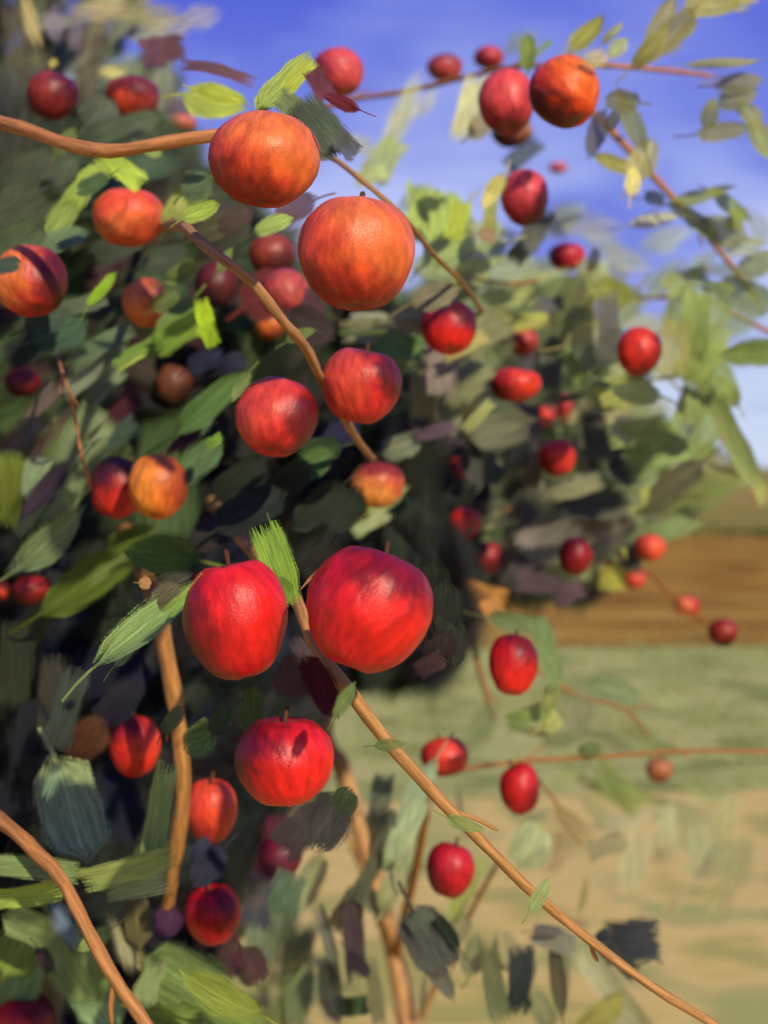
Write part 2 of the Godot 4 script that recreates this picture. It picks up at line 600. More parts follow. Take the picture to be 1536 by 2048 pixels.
func far_tree() -> void:
	var t := Node3D.new()
	t.name = "apple_tree"
	add_child(t, true)
	t.position = at(930, 2600, 3.3) * Vector3(1, 0, 1)
	tag(t, "slender apple tree behind with small red apples and sunlit green leaves", "tree")
	var base := PackedVector3Array([Vector3(0, -0.05, 0), at(850, 2200, 3.3) - t.position, at(808, 2000, 3.3) - t.position, at(785, 1890, 3.3) - t.position, at(745, 1750, 3.3) - t.position, at(715, 1640, 3.3) - t.position, at(685, 1540, 3.32) - t.position, at(650, 1440, 3.35) - t.position, at(700, 1200, 3.5) - t.position, at(800, 900, 3.6) - t.position])
	put("trunk", tube(base, 0.03, 0.016, lin("d0ac7c"), lin("b88c5c")), bark_mat, t)
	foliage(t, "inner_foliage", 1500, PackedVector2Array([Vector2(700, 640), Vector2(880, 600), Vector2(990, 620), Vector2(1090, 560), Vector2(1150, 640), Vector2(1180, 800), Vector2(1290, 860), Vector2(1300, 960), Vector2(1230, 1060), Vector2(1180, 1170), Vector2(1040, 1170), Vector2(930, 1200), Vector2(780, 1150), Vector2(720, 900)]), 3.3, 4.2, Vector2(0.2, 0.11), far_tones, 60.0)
	branches(t, """
a4744c c89058 13 11 560,330,2.9 620,235,2.8 700,200,2.75 800,185,2.7 930,155,2.6 1020,135,2.5 1180,130,2.35 1300,138,2.35 1430,152,2.4
b07c48 c48c56 18 13 1150,190,2.5 1225,265,2.5 1300,345,2.5 1345,395,2.5 1400,455,2.55 1470,540,2.6 1520,610,2.65
b88a5c a87850 11 12 1090,600,2.9 1250,595,2.8 1400,598,2.7 1460,625,2.7 1560,675,2.7
c0966a b08058 9 9 1340,600,2.75 1350,660,2.75 1385,750,2.75 1420,820,2.75 1445,880,2.75 1505,970,2.8
b08452 9c7040 7 6 1260,690,2.9 1330,750,2.85 1380,800,2.8 1425,830,2.8
b89060 a07c50 9 11 560,300,1.75 650,310,1.5 720,358,1.45 790,418,1.45 830,462,1.5 870,512,1.6 920,562,1.8 965,622,2.1 985,652,2.4
b08850 a87a48 8 7 905,540,2.2 960,560,2.3 1050,566,2.4 1110,545,2.6
a48258 8c6c48 18 12 860,1030,3.0 900,1130,2.9 935,1200,2.8 950,1300,2.75 970,1380,2.7 988,1440,2.7
b08048 9c6c3c 12 10 850,1010,3.0 905,1140,2.9 960,1215,2.8 1010,1235,2.8
b48c58 94744c 10 8 1060,1330,2.6 1110,1362,2.6 1160,1393,2.6 1250,1418,2.6 1300,1480,2.6
b4844c a4744a 11 9 880,1545,2.4 1050,1522,2.4 1200,1514,2.4 1360,1502,2.4 1570,1503,2.4
b47c3c a0702c 18 22 858,1590,2.6 835,1720,2.8 805,1850,3.1 792,1910,3.3
c09c6c b08850 14 20 690,1660,3.2 725,1740,3.2 765,1830,3.25 800,1915,3.3
c8a474 b88c54 10 18 1000,1720,2.7 960,1790,2.9 905,1900,3.1 840,2040,3.25
8c4a2c a05c38 7 6 1180,1120,3.0 1230,1128,3.0 1290,1142,3.0 1340,1190,3.0 1400,1240,3.0 1450,1275,3.0
98703c a87c48 8 6 1060,1545,2.5 1110,1600,2.5 1130,1650,2.5 1165,1690,2.55
a87a54 b88a60 9 7 1175,690,3.0 1185,610,2.9 1180,540,2.8
""")
	leaves(t, FAR_LEAVES, far_apples, 1.45)


# x y length width angle shape layer opacity colour; later ones lie nearer
const NEAR_LEAVES := """
40 60 150 80 95 s b 5 6e6a58;185 120 240 60 85 s b 6 80785c;62 40 115 34 105 s m 6 bcae70;205 22 130 48 5 s b 6 afa078;20 185 130 60 90 o b 7 5a5a55;300 30 150 56 0 s b 6 c8c388;400 34 90 46 10 o b 4 c8c896
55 130 110 60 20 o b 5 7d7d60;105 126 24 20 0 s m 7 c8c060;225 142 60 32 15 s m 6 cdc86e;250 140 110 60 40 o b 5 96a08c;150 60 90 40 95 s b 5 8a8090;340 60 110 50 20 o b 5 b8b87c;110 45 90 36 90 o b 5 948a9a
325 98 88 52 8 s m 9 5f414b;310 126 52 20 0 s m 8 64465a;435 142 145 30 -11 s m 9 644650;365 212 75 30 5 o b 8 6e5569
432 205 150 74 -22 p m 9 a9ad52;440 190 90 34 -15 o f 8 b4b850;200 228 80 66 40 o m 9 555a55;245 256 175 46 14 o m 9 555f50;300 236 66 40 -10 o m 8 505550
50 345 130 70 20 s b 9 525448;40 420 140 90 35 s b 9 464c40;110 340 110 60 30 o b 8 565e52;25 480 120 60 30 s m 9 48503f
150 392 150 54 50 s m 9 98a34c;190 350 80 40 30 o m 9 9aa650;243 338 98 50 -35 s f 9 a3b14a;238 332 26 14 30 o f 9 34383c;185 368 74 34 28 o f 9 4a5c42;125 440 95 42 52 o m 8 8c9658;120 480 120 50 35 o m 8 66755c
378 392 115 48 42 o b 8 949f58;392 372 66 60 30 o m 9 525d48;402 424 80 36 22 o f 9 93a24c;348 425 76 38 62 o m 9 96995c;430 455 100 50 20 o b 9 5a5a3c;330 520 100 44 15 o b 8 5a605a;362 545 80 32 25 o m 8 78824a;240 490 110 50 30 s b 9 444a40
572 165 150 56 46 p m 9 a5af5c;600 150 80 36 40 s f 9 b0b952;528 202 60 36 50 p m 9 a0aa58;640 168 66 50 -60 s f 9 5f323c;682 205 88 28 -20 p f 9 732d37;645 250 140 66 -52 s m 9 50554b;590 216 80 48 -30 s m 9 666f50;692 290 56 40 -40 s m 8 555a5a;645 290 70 50 -50 o b 8 60644c
545 450 88 36 26 o f 9 91a05c;470 440 80 40 30 o b 8 5a4a44;590 420 100 50 20 o b 8 6e463e;530 590 110 90 30 o b 9 7a3a3c;600 620 90 80 -40 o b 9 5c3c44;620 650 110 60 -30 o b 9 463c3c
205 580 90 28 45 o f 9 96b437;165 610 100 34 20 s m 8 5f695a;15 530 54 40 10 o f 9 465048;120 662 120 70 20 o m 9 41554a;90 640 90 50 25 o m 9 3f4c44;230 610 120 50 30 s b 9 3c4038;60 690 120 60 30 s b 9 363a38
352 632 110 40 48 o m 8 788750;362 662 120 58 25 s m 9 78913a;290 692 170 30 35 s m 9 738741;340 680 130 30 30 s m 8 6b8442;411 640 80 40 -70 s f 9 a5be2d;418 672 50 36 -60 s f 9 9ab42e;264 726 70 11 40 s f 9 96a050;330 600 70 34 40 o m 8 6e7c50;200 690 150 40 40 s m 8 5c6a54;410 720 90 40 20 o m 8 2f3348;460 730 70 40 30 o b 9 2a2c40
190 736 160 36 46 s m 8 7d8273;202 778 110 40 42 s m 9 788269;140 795 170 32 46 s m 8 6e7855;60 850 210 48 50 s m 8 645a50;100 872 160 28 52 s f 6 503c37;120 850 190 34 70 s m 8 69734b;140 905 210 58 62 s m 9 7d876e;40 920 150 50 60 s b 8 4a4a40
230 832 140 50 40 s m 9 462328;280 790 120 50 40 s b 9 3c2c2c;232 872 110 42 30 s m 8 505f5a;200 866 70 40 45 s m 7 96a07c;150 962 100 62 55 s m 9 8c9673;62 950 100 56 65 s m 8 8c9678;132 1002 90 50 60 s m 8 8c9173;90 982 150 46 55 p f 9 322832;60 1020 110 50 50 s m 9 2a302a;15 980 150 56 85 s m 9 5f6428;170 930 120 40 60 s m 8 7e8a68
422 802 190 50 42 p m 9 556e41;482 772 70 26 58 p m 9 828c5a;390 852 100 42 42 o m 9 5a6e50;430 882 36 26 30 s f 9 6e8c41;366 882 92 28 36 p f 9 3c2323;392 924 140 50 42 o m 9 55694b;330 900 90 40 30 o b 8 4c4a50
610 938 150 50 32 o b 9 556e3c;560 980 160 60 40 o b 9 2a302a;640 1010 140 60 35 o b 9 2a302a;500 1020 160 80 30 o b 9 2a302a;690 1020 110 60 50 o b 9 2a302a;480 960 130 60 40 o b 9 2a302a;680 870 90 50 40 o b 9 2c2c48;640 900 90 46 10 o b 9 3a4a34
100 1082 190 72 46 p f 9 7d8c6e;60 1110 110 40 40 s f 7 78846a;320 1108 165 78 -12 p m 9 5a6e28;190 1152 280 72 35 p m 9 5f6e2d;72 1250 150 44 60 p m 8 50552d;260 1080 110 46 20 o m 9 5c6c34;215 1140 120 30 35 s f 7 6a7440
332 1190 70 50 30 o f 8 6e694b;302 1245 270 78 41 p f 9 82965f;370 1195 110 30 42 s f 8 8ca45a;290 1166 26 24 0 o f 9 aa8250;260 1290 110 34 50 p f 8 96a57a;345 1160 90 30 15 o f 7 5a5a48
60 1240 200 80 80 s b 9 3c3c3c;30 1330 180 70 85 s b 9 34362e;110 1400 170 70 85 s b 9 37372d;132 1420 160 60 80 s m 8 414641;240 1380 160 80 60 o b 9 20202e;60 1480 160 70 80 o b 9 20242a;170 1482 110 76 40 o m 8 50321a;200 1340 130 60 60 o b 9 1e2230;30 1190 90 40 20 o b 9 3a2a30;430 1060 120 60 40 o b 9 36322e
555 1130 160 62 -72 s m 9 7d963c;560 1090 90 40 -60 o m 8 6a8048;570 1180 60 34 -60 p m 9 748c3c;505 1422 100 50 85 o m 9 505f32;400 1478 80 60 30 o m 8 6e8241;440 1440 70 40 60 o m 9 3a4a34;590 1350 110 74 60 f b 9 2d1923;642 1372 140 50 -62 f m 9 4b191e;610 1300 80 50 -60 s b 5 826e73
872 1180 130 62 85 f b 9 34362e;885 1230 150 70 84 f b 9 2a2c28;900 1270 130 60 96 f b 9 2c2e28;880 1300 80 60 60 f b 9 322a28;860 1330 60 40 30 s b 8 4a3430
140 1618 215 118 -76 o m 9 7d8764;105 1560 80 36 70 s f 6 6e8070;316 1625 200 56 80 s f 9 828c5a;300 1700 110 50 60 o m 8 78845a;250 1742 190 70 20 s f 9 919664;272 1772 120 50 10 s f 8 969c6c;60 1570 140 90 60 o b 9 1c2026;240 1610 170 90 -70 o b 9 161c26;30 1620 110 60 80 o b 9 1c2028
70 1735 180 50 -5 s f 9 697850;40 1792 150 60 8 s f 9 8c964b;110 1762 50 12 5 s f 9 beb43c;62 1852 120 80 -20 o m 9 7d875f;38 1900 110 90 60 o m 9 73823c;40 1960 120 90 70 o m 9 7e8a50;130 1850 110 42 -62 s m 7 5f6e7d
276 1832 130 52 -86 p m 9 55502d;240 1885 130 32 -68 s m 7 96966e;268 1915 90 40 -60 p m 7 8c8c64;150 1930 200 92 -62 o m 9 6e7d55;185 1992 170 80 -55 o m 9 69785a;100 1890 120 50 -60 o m 8 788458;90 1920 60 30 -60 o f 8 3a2a28;100 2010 120 60 80 s m 8 8a7a50
370 1962 190 124 -20 o m 9 6e7d4b;440 1992 190 72 -25 p f 9 7d823c;352 2032 130 60 -10 o m 9 64753f;470 2040 130 60 -20 o m 9 5c6a3a;300 1960 100 50 70 s m 8 767e58
420 1732 96 56 46 o f 9 232332;400 1700 60 30 60 o m 9 2c3040;332 1842 70 56 60 o m 9 41283c;500 1932 100 60 -62 o m 8 41232d;455 1900 110 60 -50 s b 8 4a3038
650 1642 120 94 60 f b 9 373732;600 1662 110 80 40 s b 9 3c3434;690 1602 60 50 60 o m 9 3c4434;560 1702 150 92 80 s b 8 5a2337;545 1740 90 50 20 s m 7 501c2c;570 1792 100 70 70 s m 8 55695a;520 1800 120 60 80 s b 8 3a3a4a
130 285 70 30 50 o f 8 6e7448;300 300 60 28 -40 o f 8 8a9450;450 520 60 26 60 p f 8 7c8650;600 670 66 28 20 p f 8 6a7848;690 1400 80 30 60 p f 8 6c7444;930 1650 80 34 -20 p f 8 8a9460;1080 1790 80 32 60 p f 8 8c9260;345 1440 70 34 50 o f 8 5c6c40;190 1880 80 36 30 p f 8 7c8650;780 1490 70 26 10 p f 8 7c8454
"""

const FAR_LEAVES := """
900 470 130 70 60 o b 8 9cb070;960 470 110 60 20 o b 8 a4b47c;1010 540 130 60 10 o b 8 a0b078;930 560 120 60 40 o b 9 94a868;870 540 100 56 -30 o b 8 96a86c;1080 540 110 50 30 o b 7 a6b688;1020 590 120 50 0 o b 8 a8b470;1240 620 120 60 50 o b 8 98a868;1290 650 100 50 10 o b 7 a8b480;1120 440 120 60 30 o b 7 98a890;1330 560 120 50 40 o b 7 9cae70;1360 620 110 50 70 o b 8 8ea45c;1420 640 130 56 50 o b 8 90a662;1470 650 110 50 20 o b 7 98ac6c;1300 830 110 60 30 o b 7 a4b078;1350 880 140 60 40 o b 8 8ca060;1420 860 140 60 60 o b 8 8ea45e;1380 930 140 60 30 o b 8 94a460;1450 960 150 60 20 o b 8 8c9c5c;1400 1000 140 56 15 o b 8 86945a;1330 480 120 50 20 o b 6 a8b89a;1250 520 120 50 -20 o b 6 b0bc9c
800 236 180 50 66 s m 7 c3c882;768 316 100 68 60 s m 8 96a55f;742 352 70 32 20 s m 8 9aaa6c;720 290 80 40 -40 o b 6 a8a880;940 212 140 56 80 s m 8 c3c87d;962 252 60 42 40 o f 8 968c5f;850 210 90 40 60 o b 5 c8cc98
865 432 130 116 80 s m 9 8ca550;915 442 80 46 75 s f 9 9cae40;832 396 96 48 30 o b 6 a5b978;900 500 120 70 30 o m 8 92a85c;985 382 84 36 55 p f 9 beba6e;980 432 76 30 85 s m 9 9ba55a;975 470 42 38 0 o f 8 826e50;1000 478 90 40 20 o m 7 8a9a80;960 520 120 50 30 o m 8 9aac70
1045 308 84 40 42 s b 8 556469;1030 330 60 24 60 s b 7 64747c;1068 462 96 50 62 s m 9 50554b;1050 492 80 40 50 s m 9 5c644c;1172 452 150 64 -10 s b 6 aab4aa;1205 484 110 50 -40 s b 6 96a596;1120 450 80 40 20 o b 6 9caaa0
1055 106 74 34 88 o f 9 6e8241;1040 84 84 40 30 o b 6 82966e;1086 96 42 13 40 s m 8 788c50;1175 70 104 42 52 p m 9 878c41;1150 96 90 40 35 o b 6 a0a56e;1225 66 60 18 40 p m 8 969c64;1236 96 66 29 45 p m 8 96a05f;1190 118 70 36 10 o f 7 beb46e
1320 44 130 34 60 p m 8 919150;1342 70 140 45 46 p m 8 8c8c54;1302 96 110 34 50 p m 9 82824b;1372 60 60 24 45 p m 8 969664;1332 92 90 38 20 o b 7 7d7d55;1420 10 120 54 10 o m 8 96963c;1480 4 70 40 30 o m 7 8c9048
1450 126 160 18 3 p m 8 8c9155;1430 160 70 30 0 o b 5 807c90;1480 166 96 37 5 p m 8 7d7d5f;1475 196 84 45 18 p m 8 7d824b;1502 228 76 51 -68 p m 8 7d824b;1445 262 110 35 8 p m 8 828750;1420 226 64 35 70 p m 8 7d844f;1522 282 100 50 -60 p m 8 828c41
1245 202 74 42 -10 o m 8 6e734b;1262 240 140 36 -66 p m 8 737d4b;1193 268 110 40 66 p m 8 50504b;1226 240 46 26 60 o f 8 4b4b3c;1228 326 96 30 -20 p m 9 a5a55f;1286 320 96 54 62 p m 8 a0a064;1265 362 62 35 84 p f 8 d7d278;1266 386 32 14 88 s m 6 d0d0b0;1310 396 48 30 10 o m 8 697855
1400 392 140 29 4 p m 8 828c32;1462 416 96 33 -42 p m 8 788c3c;1470 440 52 35 40 p m 8 7c883c;1390 442 130 40 -28 p m 8 7d8c55;1310 440 108 27 10 p m 8 a5aa7d;1442 462 110 54 -20 p m 8 87915a;1490 492 100 40 20 o m 7 96a56e;1515 450 90 40 -50 o b 5 8c9a80
1060 562 170 20 18 s m 7 96a56e;1142 602 110 62 70 p m 9 5f6941;1096 610 50 32 10 o m 8 5a5a5a;1190 562 90 60 85 s m 8 96a55f;1226 586 86 52 -20 o m 9 9ba555;1166 582 110 46 78 s m 8 919b5a;1186 520 50 28 80 o f 8 4b4b4b;1235 545 60 50 60 o b 6 b8bc90
1060 642 150 36 5 s m 9 a5aa55;1150 650 100 46 60 o m 8 7c8650;1180 672 120 48 20 o m 8 96a069;1216 652 130 48 95 s m 8 5a5a5a;1225 692 80 60 60 o m 8 5c6050;1325 666 84 30 10 s b 7 96a082;1350 692 110 58 85 s m 8 969655;1392 642 150 58 88 s m 9 879b55;1402 722 110 78 60 s m 9 829650;1430 690 80 50 70 s m 8 869a58
1370 562 96 42 20 s m 8 879655;1440 540 110 30 0 s b 6 8c9c78;1440 576 76 25 -5 o f 8 6e824b;1490 592 130 60 -20 o m 8 829655;1512 530 80 50 20 o m 8 879655;1400 530 90 40 40 s b 6 94a470;1505 706 140 56 4 p f 9 697d41;1456 782 84 40 -42 p m 9 738246;1386 812 84 66 70 s m 9 7d8c50;1440 750 80 50 -60 s m 8 788c4c;1462 862 230 40 -64 s m 9 829155;1500 942 140 32 -60 s m 8 96a05a;1440 922 140 60 -30 s b 7 a09b5f
1240 782 140 70 20 o m 9 8c9650;1272 786 104 50 -14 p f 9 505a37;1216 742 90 50 50 o m 8 8a9858;1310 740 90 40 -20 o b 7 9aa460;1100 746 80 50 80 s m 9 4c5040;1102 700 100 56 80 s m 9 555f41;1146 732 76 30 -60 s m 9 647d46;1180 720 60 40 70 o m 8 6c7c50;1160 791 140 16 12 s f 9 4b503c;1090 797 70 18 20 s f 9 545a42
1200 832 150 40 0 s m 6 c3be82;1242 846 120 30 5 s m 6 c8c38c;1180 806 90 30 30 s b 7 b4b078;1202 876 130 82 -20 o m 9 555a46;1242 872 50 20 -40 s f 9 41463c;1052 850 90 58 85 s m 9 555050;1030 902 90 60 70 o m 8 6a705a;1310 892 130 90 20 s m 9 829b5a;1280 862 120 50 10 s m 8 8ea060;
1246 942 76 42 -40 o m 9 4b5041;1352 962 140 56 36 p f 9 55553c;1312 1002 110 50 30 p m 9 5a5f41;1280 1000 80 30 30 s m 8 96a05a;1340 1012 90 40 0 s b 8 747c4c;1150 972 110 42 15 s m 9 8c916e;1180 1012 150 60 0 s m 9 5a5c4a;1062 1002 110 60 60 s m 9 6a6c58;1066 942 80 40 88 s m 9 504b46;1020 960 90 60 50 o m 9 5f644e;1240 1000 90 46 20 s m 8 6c7450
870 592 116 56 24 p f 9 787355;830 622 110 42 20 s m 9 7d7d5a;760 662 150 52 5 s m 9 787d5a;742 640 80 32 0 s m 8 8c947c;792 692 120 52 -10 s m 9 5a7841;820 652 60 26 0 s m 9 706858;730 666 110 15 4 s f 8 5a6e46;790 728 140 32 10 s m 8 6c7c4c;962 662 110 82 40 s m 9 737850;930 692 96 30 30 s m 9 a09b5a;990 702 76 52 60 s m 9 5a6441;985 642 90 50 10 o m 8 7c8450
880 742 100 72 85 s m 9 786e64;850 772 130 58 88 s m 9 73785a;930 762 120 62 40 s m 9 787d55;962 732 76 44 50 s m 9 646e4c;940 802 84 58 60 s m 7 969b6e;956 832 80 26 46 s f 8 96a05f;1000 862 130 72 20 o m 9 646950;970 890 90 50 30 o m 8 545c48;990 922 110 60 60 o m 9 5a604c;905 820 90 60 60 s m 9 6a7054
870 862 90 32 15 s f 9 50414b;782 872 86 40 42 o m 9 4a4a48;802 892 90 52 20 o f 8 788264;885 892 66 42 50 s m 9 4a4048;842 922 26 22 0 o f 9 b4a578;862 962 150 50 94 s m 9 464a3a;820 972 120 42 90 s m 9 40423a;942 922 110 50 -75 p f 9 40423a;962 992 80 40 80 s m 9 443c42;990 1002 110 60 40 s m 9 5c644c;850 1002 130 76 90 s m 9 42463a;905 1000 100 40 85 s m 9 50523e;1000 1040 90 30 20 s m 8 9a9c64
775 1002 110 30 36 p f 9 8c965a;742 1046 80 30 30 s f 8 94a070;802 1042 110 80 40 s m 9 6e785a;832 1092 130 60 -50 s m 9 828c5a;762 1062 70 34 40 s m 7 96a082;772 1110 90 40 20 s m 8 6c7a60;846 1132 110 52 -60 s m 9 788255;890 1100 90 46 80 s m 9 4c4a44;920 1132 100 46 -70 p m 9 464146;955 1192 120 58 -18 s m 9 af7d3c;985 1224 70 34 -40 p m 8 b48246;1012 1142 84 60 70 s m 9 4b4646
1040 1246 140 36 -8 o m 9 738255;1096 1302 136 42 -76 s m 9 697d4b;1102 1390 86 30 76 p m 8 8c9655;1136 1186 66 50 20 s f 9 554146;1082 1166 100 42 -10 s m 9 504246;1040 1150 80 60 60 s m 9 4b4646;1262 1102 96 50 85 s m 9 464a3a;1225 1156 58 54 0 s f 8 a0a041;1240 1108 28 28 0 s f 9 a8a850;1332 1062 140 46 24 s m 9 738755;1232 1062 80 50 50 s m 9 504e44;1100 1072 120 90 40 s m 8 827d73;1060 1062 90 60 60 s m 8 5c584e;1192 1082 100 60 70 s m 8 82826e;1180 1050 120 50 0 s m 8 706858;1020 1090 80 40 80 s m 8 545046
1056 1432 90 40 20 s m 8 697d3c;1100 1442 50 40 40 o m 8 96a054;1062 1462 110 22 0 s m 7 7a7c54;1232 1382 120 46 -14 o m 8 6e8255;1160 1432 120 56 80 s m 7 787d5f;1212 1482 120 32 -18 s m 7 787d5a;1262 1452 90 50 -30 s b 6 8c8c58;1180 1502 50 34 30 o m 8 697d4b;1322 1502 90 42 0 s m 7 748050;1480 1492 110 44 -4 s m 7 6e7850;1300 1420 110 26 -10 s b 6 8a9468;965 1452 110 60 60 s b 6 7a8c5c
830 1592 170 44 62 p f 9 9baf87;812 1662 140 58 70 s f 9 9baa7d;790 1702 90 44 80 s m 8 869868;760 1602 110 44 80 s m 8 4b5541;766 1682 130 60 85 s m 8 4b5541;730 1762 130 34 60 s m 9 4b5037;746 1802 80 40 -40 s m 8 505a40;705 1872 180 46 -80 s m 9 41373c;722 1932 80 24 -50 p m 9 322a30;660 1902 170 26 -76 s m 8 505a50;690 1820 100 40 60 s m 8 464038
860 1882 150 102 -60 o f 9 464b41;896 1862 90 28 -58 o f 9 283228;880 1952 110 42 -62 p f 8 50564a;840 1840 60 40 40 s f 9 4c5444;702 2012 74 46 10 s m 9 415537;750 1982 130 30 100 s m 8 69694b;930 1782 140 34 62 s m 8 91a055;920 1622 110 22 -76 s f 6 787350;985 1962 190 50 -76 s f 8 555f41;846 1992 110 14 85 s m 7 5a5a48;560 1862 150 100 70 s b 7 7d8764;592 1932 140 60 80 s b 8 5f6e46;620 1982 110 50 60 s b 7 6a7850;540 1990 120 60 80 s b 7 7c8460;610 1880 110 40 60 s b 7 6e7c58
1265 1882 108 96 2 s f 9 2d3232;1206 1872 34 28 40 o f 9 262a2e;1238 1920 92 42 -40 s f 9 2a302c;1040 1962 140 62 88 s f 9 283030;1108 1878 92 50 -18 s f 9 73735f;1096 1862 60 26 0 o f 8 5a5a50;1115 1952 160 34 -83 p f 8 3c3c2d;1130 1940 110 24 -88 s f 6 5c5c48
1060 1692 96 76 60 o m 8 96a573;1116 1702 120 60 80 s m 7 91825f;1066 1642 84 32 30 s m 7 788260;1142 1642 110 40 -40 s m 7 96875a;1212 1692 80 52 20 s m 8 8c8c69;1240 1582 130 56 -40 s m 8 78874b;1312 1602 110 15 -8 s m 7 7c8048;1170 1562 100 30 -30 s b 6 8a9058;1230 1992 200 60 -56 s m 8 9ba078;1202 2032 130 62 20 o m 8 8c8c46;1166 1792 84 22 80 s m 7 787644;1150 1850 60 30 0 s b 6 8a7c60;1040 1620 70 30 40 s b 6 84906c;560 1820 150 60 80 o m 8 6a7a5c;620 1760 120 50 70 o m 8 7c8660;520 1880 130 54 85 o m 8 5c6c50;600 1990 140 50 75 p m 8 66764e;660 1980 130 44 100 p m 8 7c8258;560 2030 120 50 60 o m 8 58683e;470 1830 120 54 80 o b 8 4a5440;780 1780 90 40 70 p m 8 8c9664;805 1750 80 36 80 p m 8 a0a878;915 1860 80 40 60 o m 8 7c7c5c;945 1910 90 46 80 p m 8 6c7454;1010 1900 90 50 -70 o m 8 8c8a62;1085 2020 80 44 -60 o m 8 7a805a;
1400 1580 120 50 -20 s m 6 8c9a64;1450 1640 110 56 70 s m 6 9aa470;1480 1720 130 60 80 s m 6 8e9460;1400 1700 130 64 85 s m 6 a2a87c;1330 1670 140 66 85 s m 6 a4ac80;1270 1720 140 60 80 s m 6 a0a67a;1440 1800 120 56 75 s m 6 949464;1350 1800 90 44 60 s m 6 a8a070;1130 1560 80 40 30 s m 6 7c8c54;1190 1620 80 36 -40 s m 6 8a9460;1500 1560 90 44 0 s m 6 7c8a54;1420 1440 110 44 -10 s m 6 80905c;1350 1400 80 34 20 s m 6 8a9a66;1290 1470 90 40 -20 s m 6 748454;1120 1480 90 40 10 s m 6 6e8050;
1250 1640 150 40 12 s b 6 a8a888;
"""


# ---------------------------------------------------------------- apples
# x y width height millimetres skin second angle painted-shade angle | label
const NEAR_APPLES := """
528 322 224 186 80 f4502e ff7038 50 9c2820 235|big orange-red apple at the end of the thick brown branch, highest of the large ones
712 508 236 230 83 f4502c ff6c36 40 a02a20 255|big orange-red apple below a thin tan twig, left of a green leaf
257 436 144 118 74 ff7c48 e85030 100 d85030 300|bright orange apple under a pair of lime green leaves
62 564 148 142 74 b02c28 d8743c 165 5a1c20 0|red apple with an orange left side, half cut by the left edge
292 606 92 98 62 c8643a d87440 190 6a2c30 10|small dull orange apple above the bright lime leaf
545 512 92 88 64 743028 8a3c2c 120 4a2024 300|brown-red apple in shade left of the two big orange ones, touching the tan branch
570 590 100 100 66 9a3c3c a84844 60 6a2c30 240|muted pink-brown apple in shade beneath the long tan branch
541 652 58 60 44 c06428 c86c2c 90 7a3420 300|tiny orange apple peeping out left of the tan branch
553 836 166 156 76 c82c2c cc4438 150 5c181c 350|round pink-red apple with a maroon right side, left one of the shaded middle pair
722 772 162 156 76 c82a2a cc4838 160 501418 30|round red apple at the lower tip of the tan branch, right of its pink-red twin
235 976 112 126 70 5a1c20 c02c28 290 40181c 100|dark maroon apple with a red stripe, against an orange apple
316 974 118 130 70 d8742c e08434 180 b04a28 10|yellow-orange apple pressed against a dark maroon apple
212 1042 62 48 56 b46a48 c07850 180 8a4030 0|small peach coloured apple tucked under the maroon and orange pair
755 970 106 94 66 c86038 e08c48 240 8a2c28 80|small yellow-orange and red apple hanging below the tan twig end
736 1220 250 254 86 cc1c1e dc2420 20 7a1018 60|largest apple, glossy red, to the right of the narrow lime leaf
472 1240 208 248 82 c41c20 d42020 60 7a141c 200|tall deep red apple between the pale pointed leaf and the narrow lime leaf
568 1522 198 186 69 bc1a20 d8201e 330 641018 150|round red apple left of the long diagonal branch, below the two largest red ones
270 1493 102 124 66 c4201e d83c24 60 8c1418 110|small red apple left of the upright brown branch
422 1622 104 134 68 cc3c30 d4482c 60 a83028 250|vermilion oval apple right of the upright brown branch
426 1830 112 122 68 a8101e b8141e 90 6c0c18 20|crimson apple below a navy blue leaf near the bottom left
50 2042 112 104 68 b01020 bc1420 90 6c0c18 40|crimson apple cut off by the bottom left corner
104 192 102 96 68 7c282c 8c3434 110 5a1e26 30|dark red apple in the upper left, above the start of the thick branch
266 196 106 86 68 96383a c4482e 215 743030 60|brick red apple behind dark leaves in the upper left, beside a purple-brown dab
362 250 66 48 60 b45c4c c06c58 90 8c443c 270|small coral apple resting just above the thick branch
45 765 72 58 46 5a1a22 6c1c24 60 3c1620 200|dim maroon apple deep in shade at the left edge, small and flat
64 1182 82 64 48 78181c 8c2020 60 4a1418 240|dim dark red apple under the pale sage leaf at the left edge
4 1180 30 40 24 c03c24 c8482c 60 90281c 240|sliver of orange-red apple cut by the left edge
348 770 76 84 60 5c3622 6c4028 120 3c2420 300|brown apple in deep shade under the bright lime leaf
308 862 76 66 60 643428 743c2c 20 442824 200|rusty brown apple in deep shade above the yellow-orange one
432 570 84 92 62 4c2024 5c2428 60 341a22 240|very dark plum red apple in shade left of the tan branch
560 1716 86 90 56 50101e 60142a 60 380e1c 240|dark plum apple below the round red apple, half hidden by dark leaves
"""
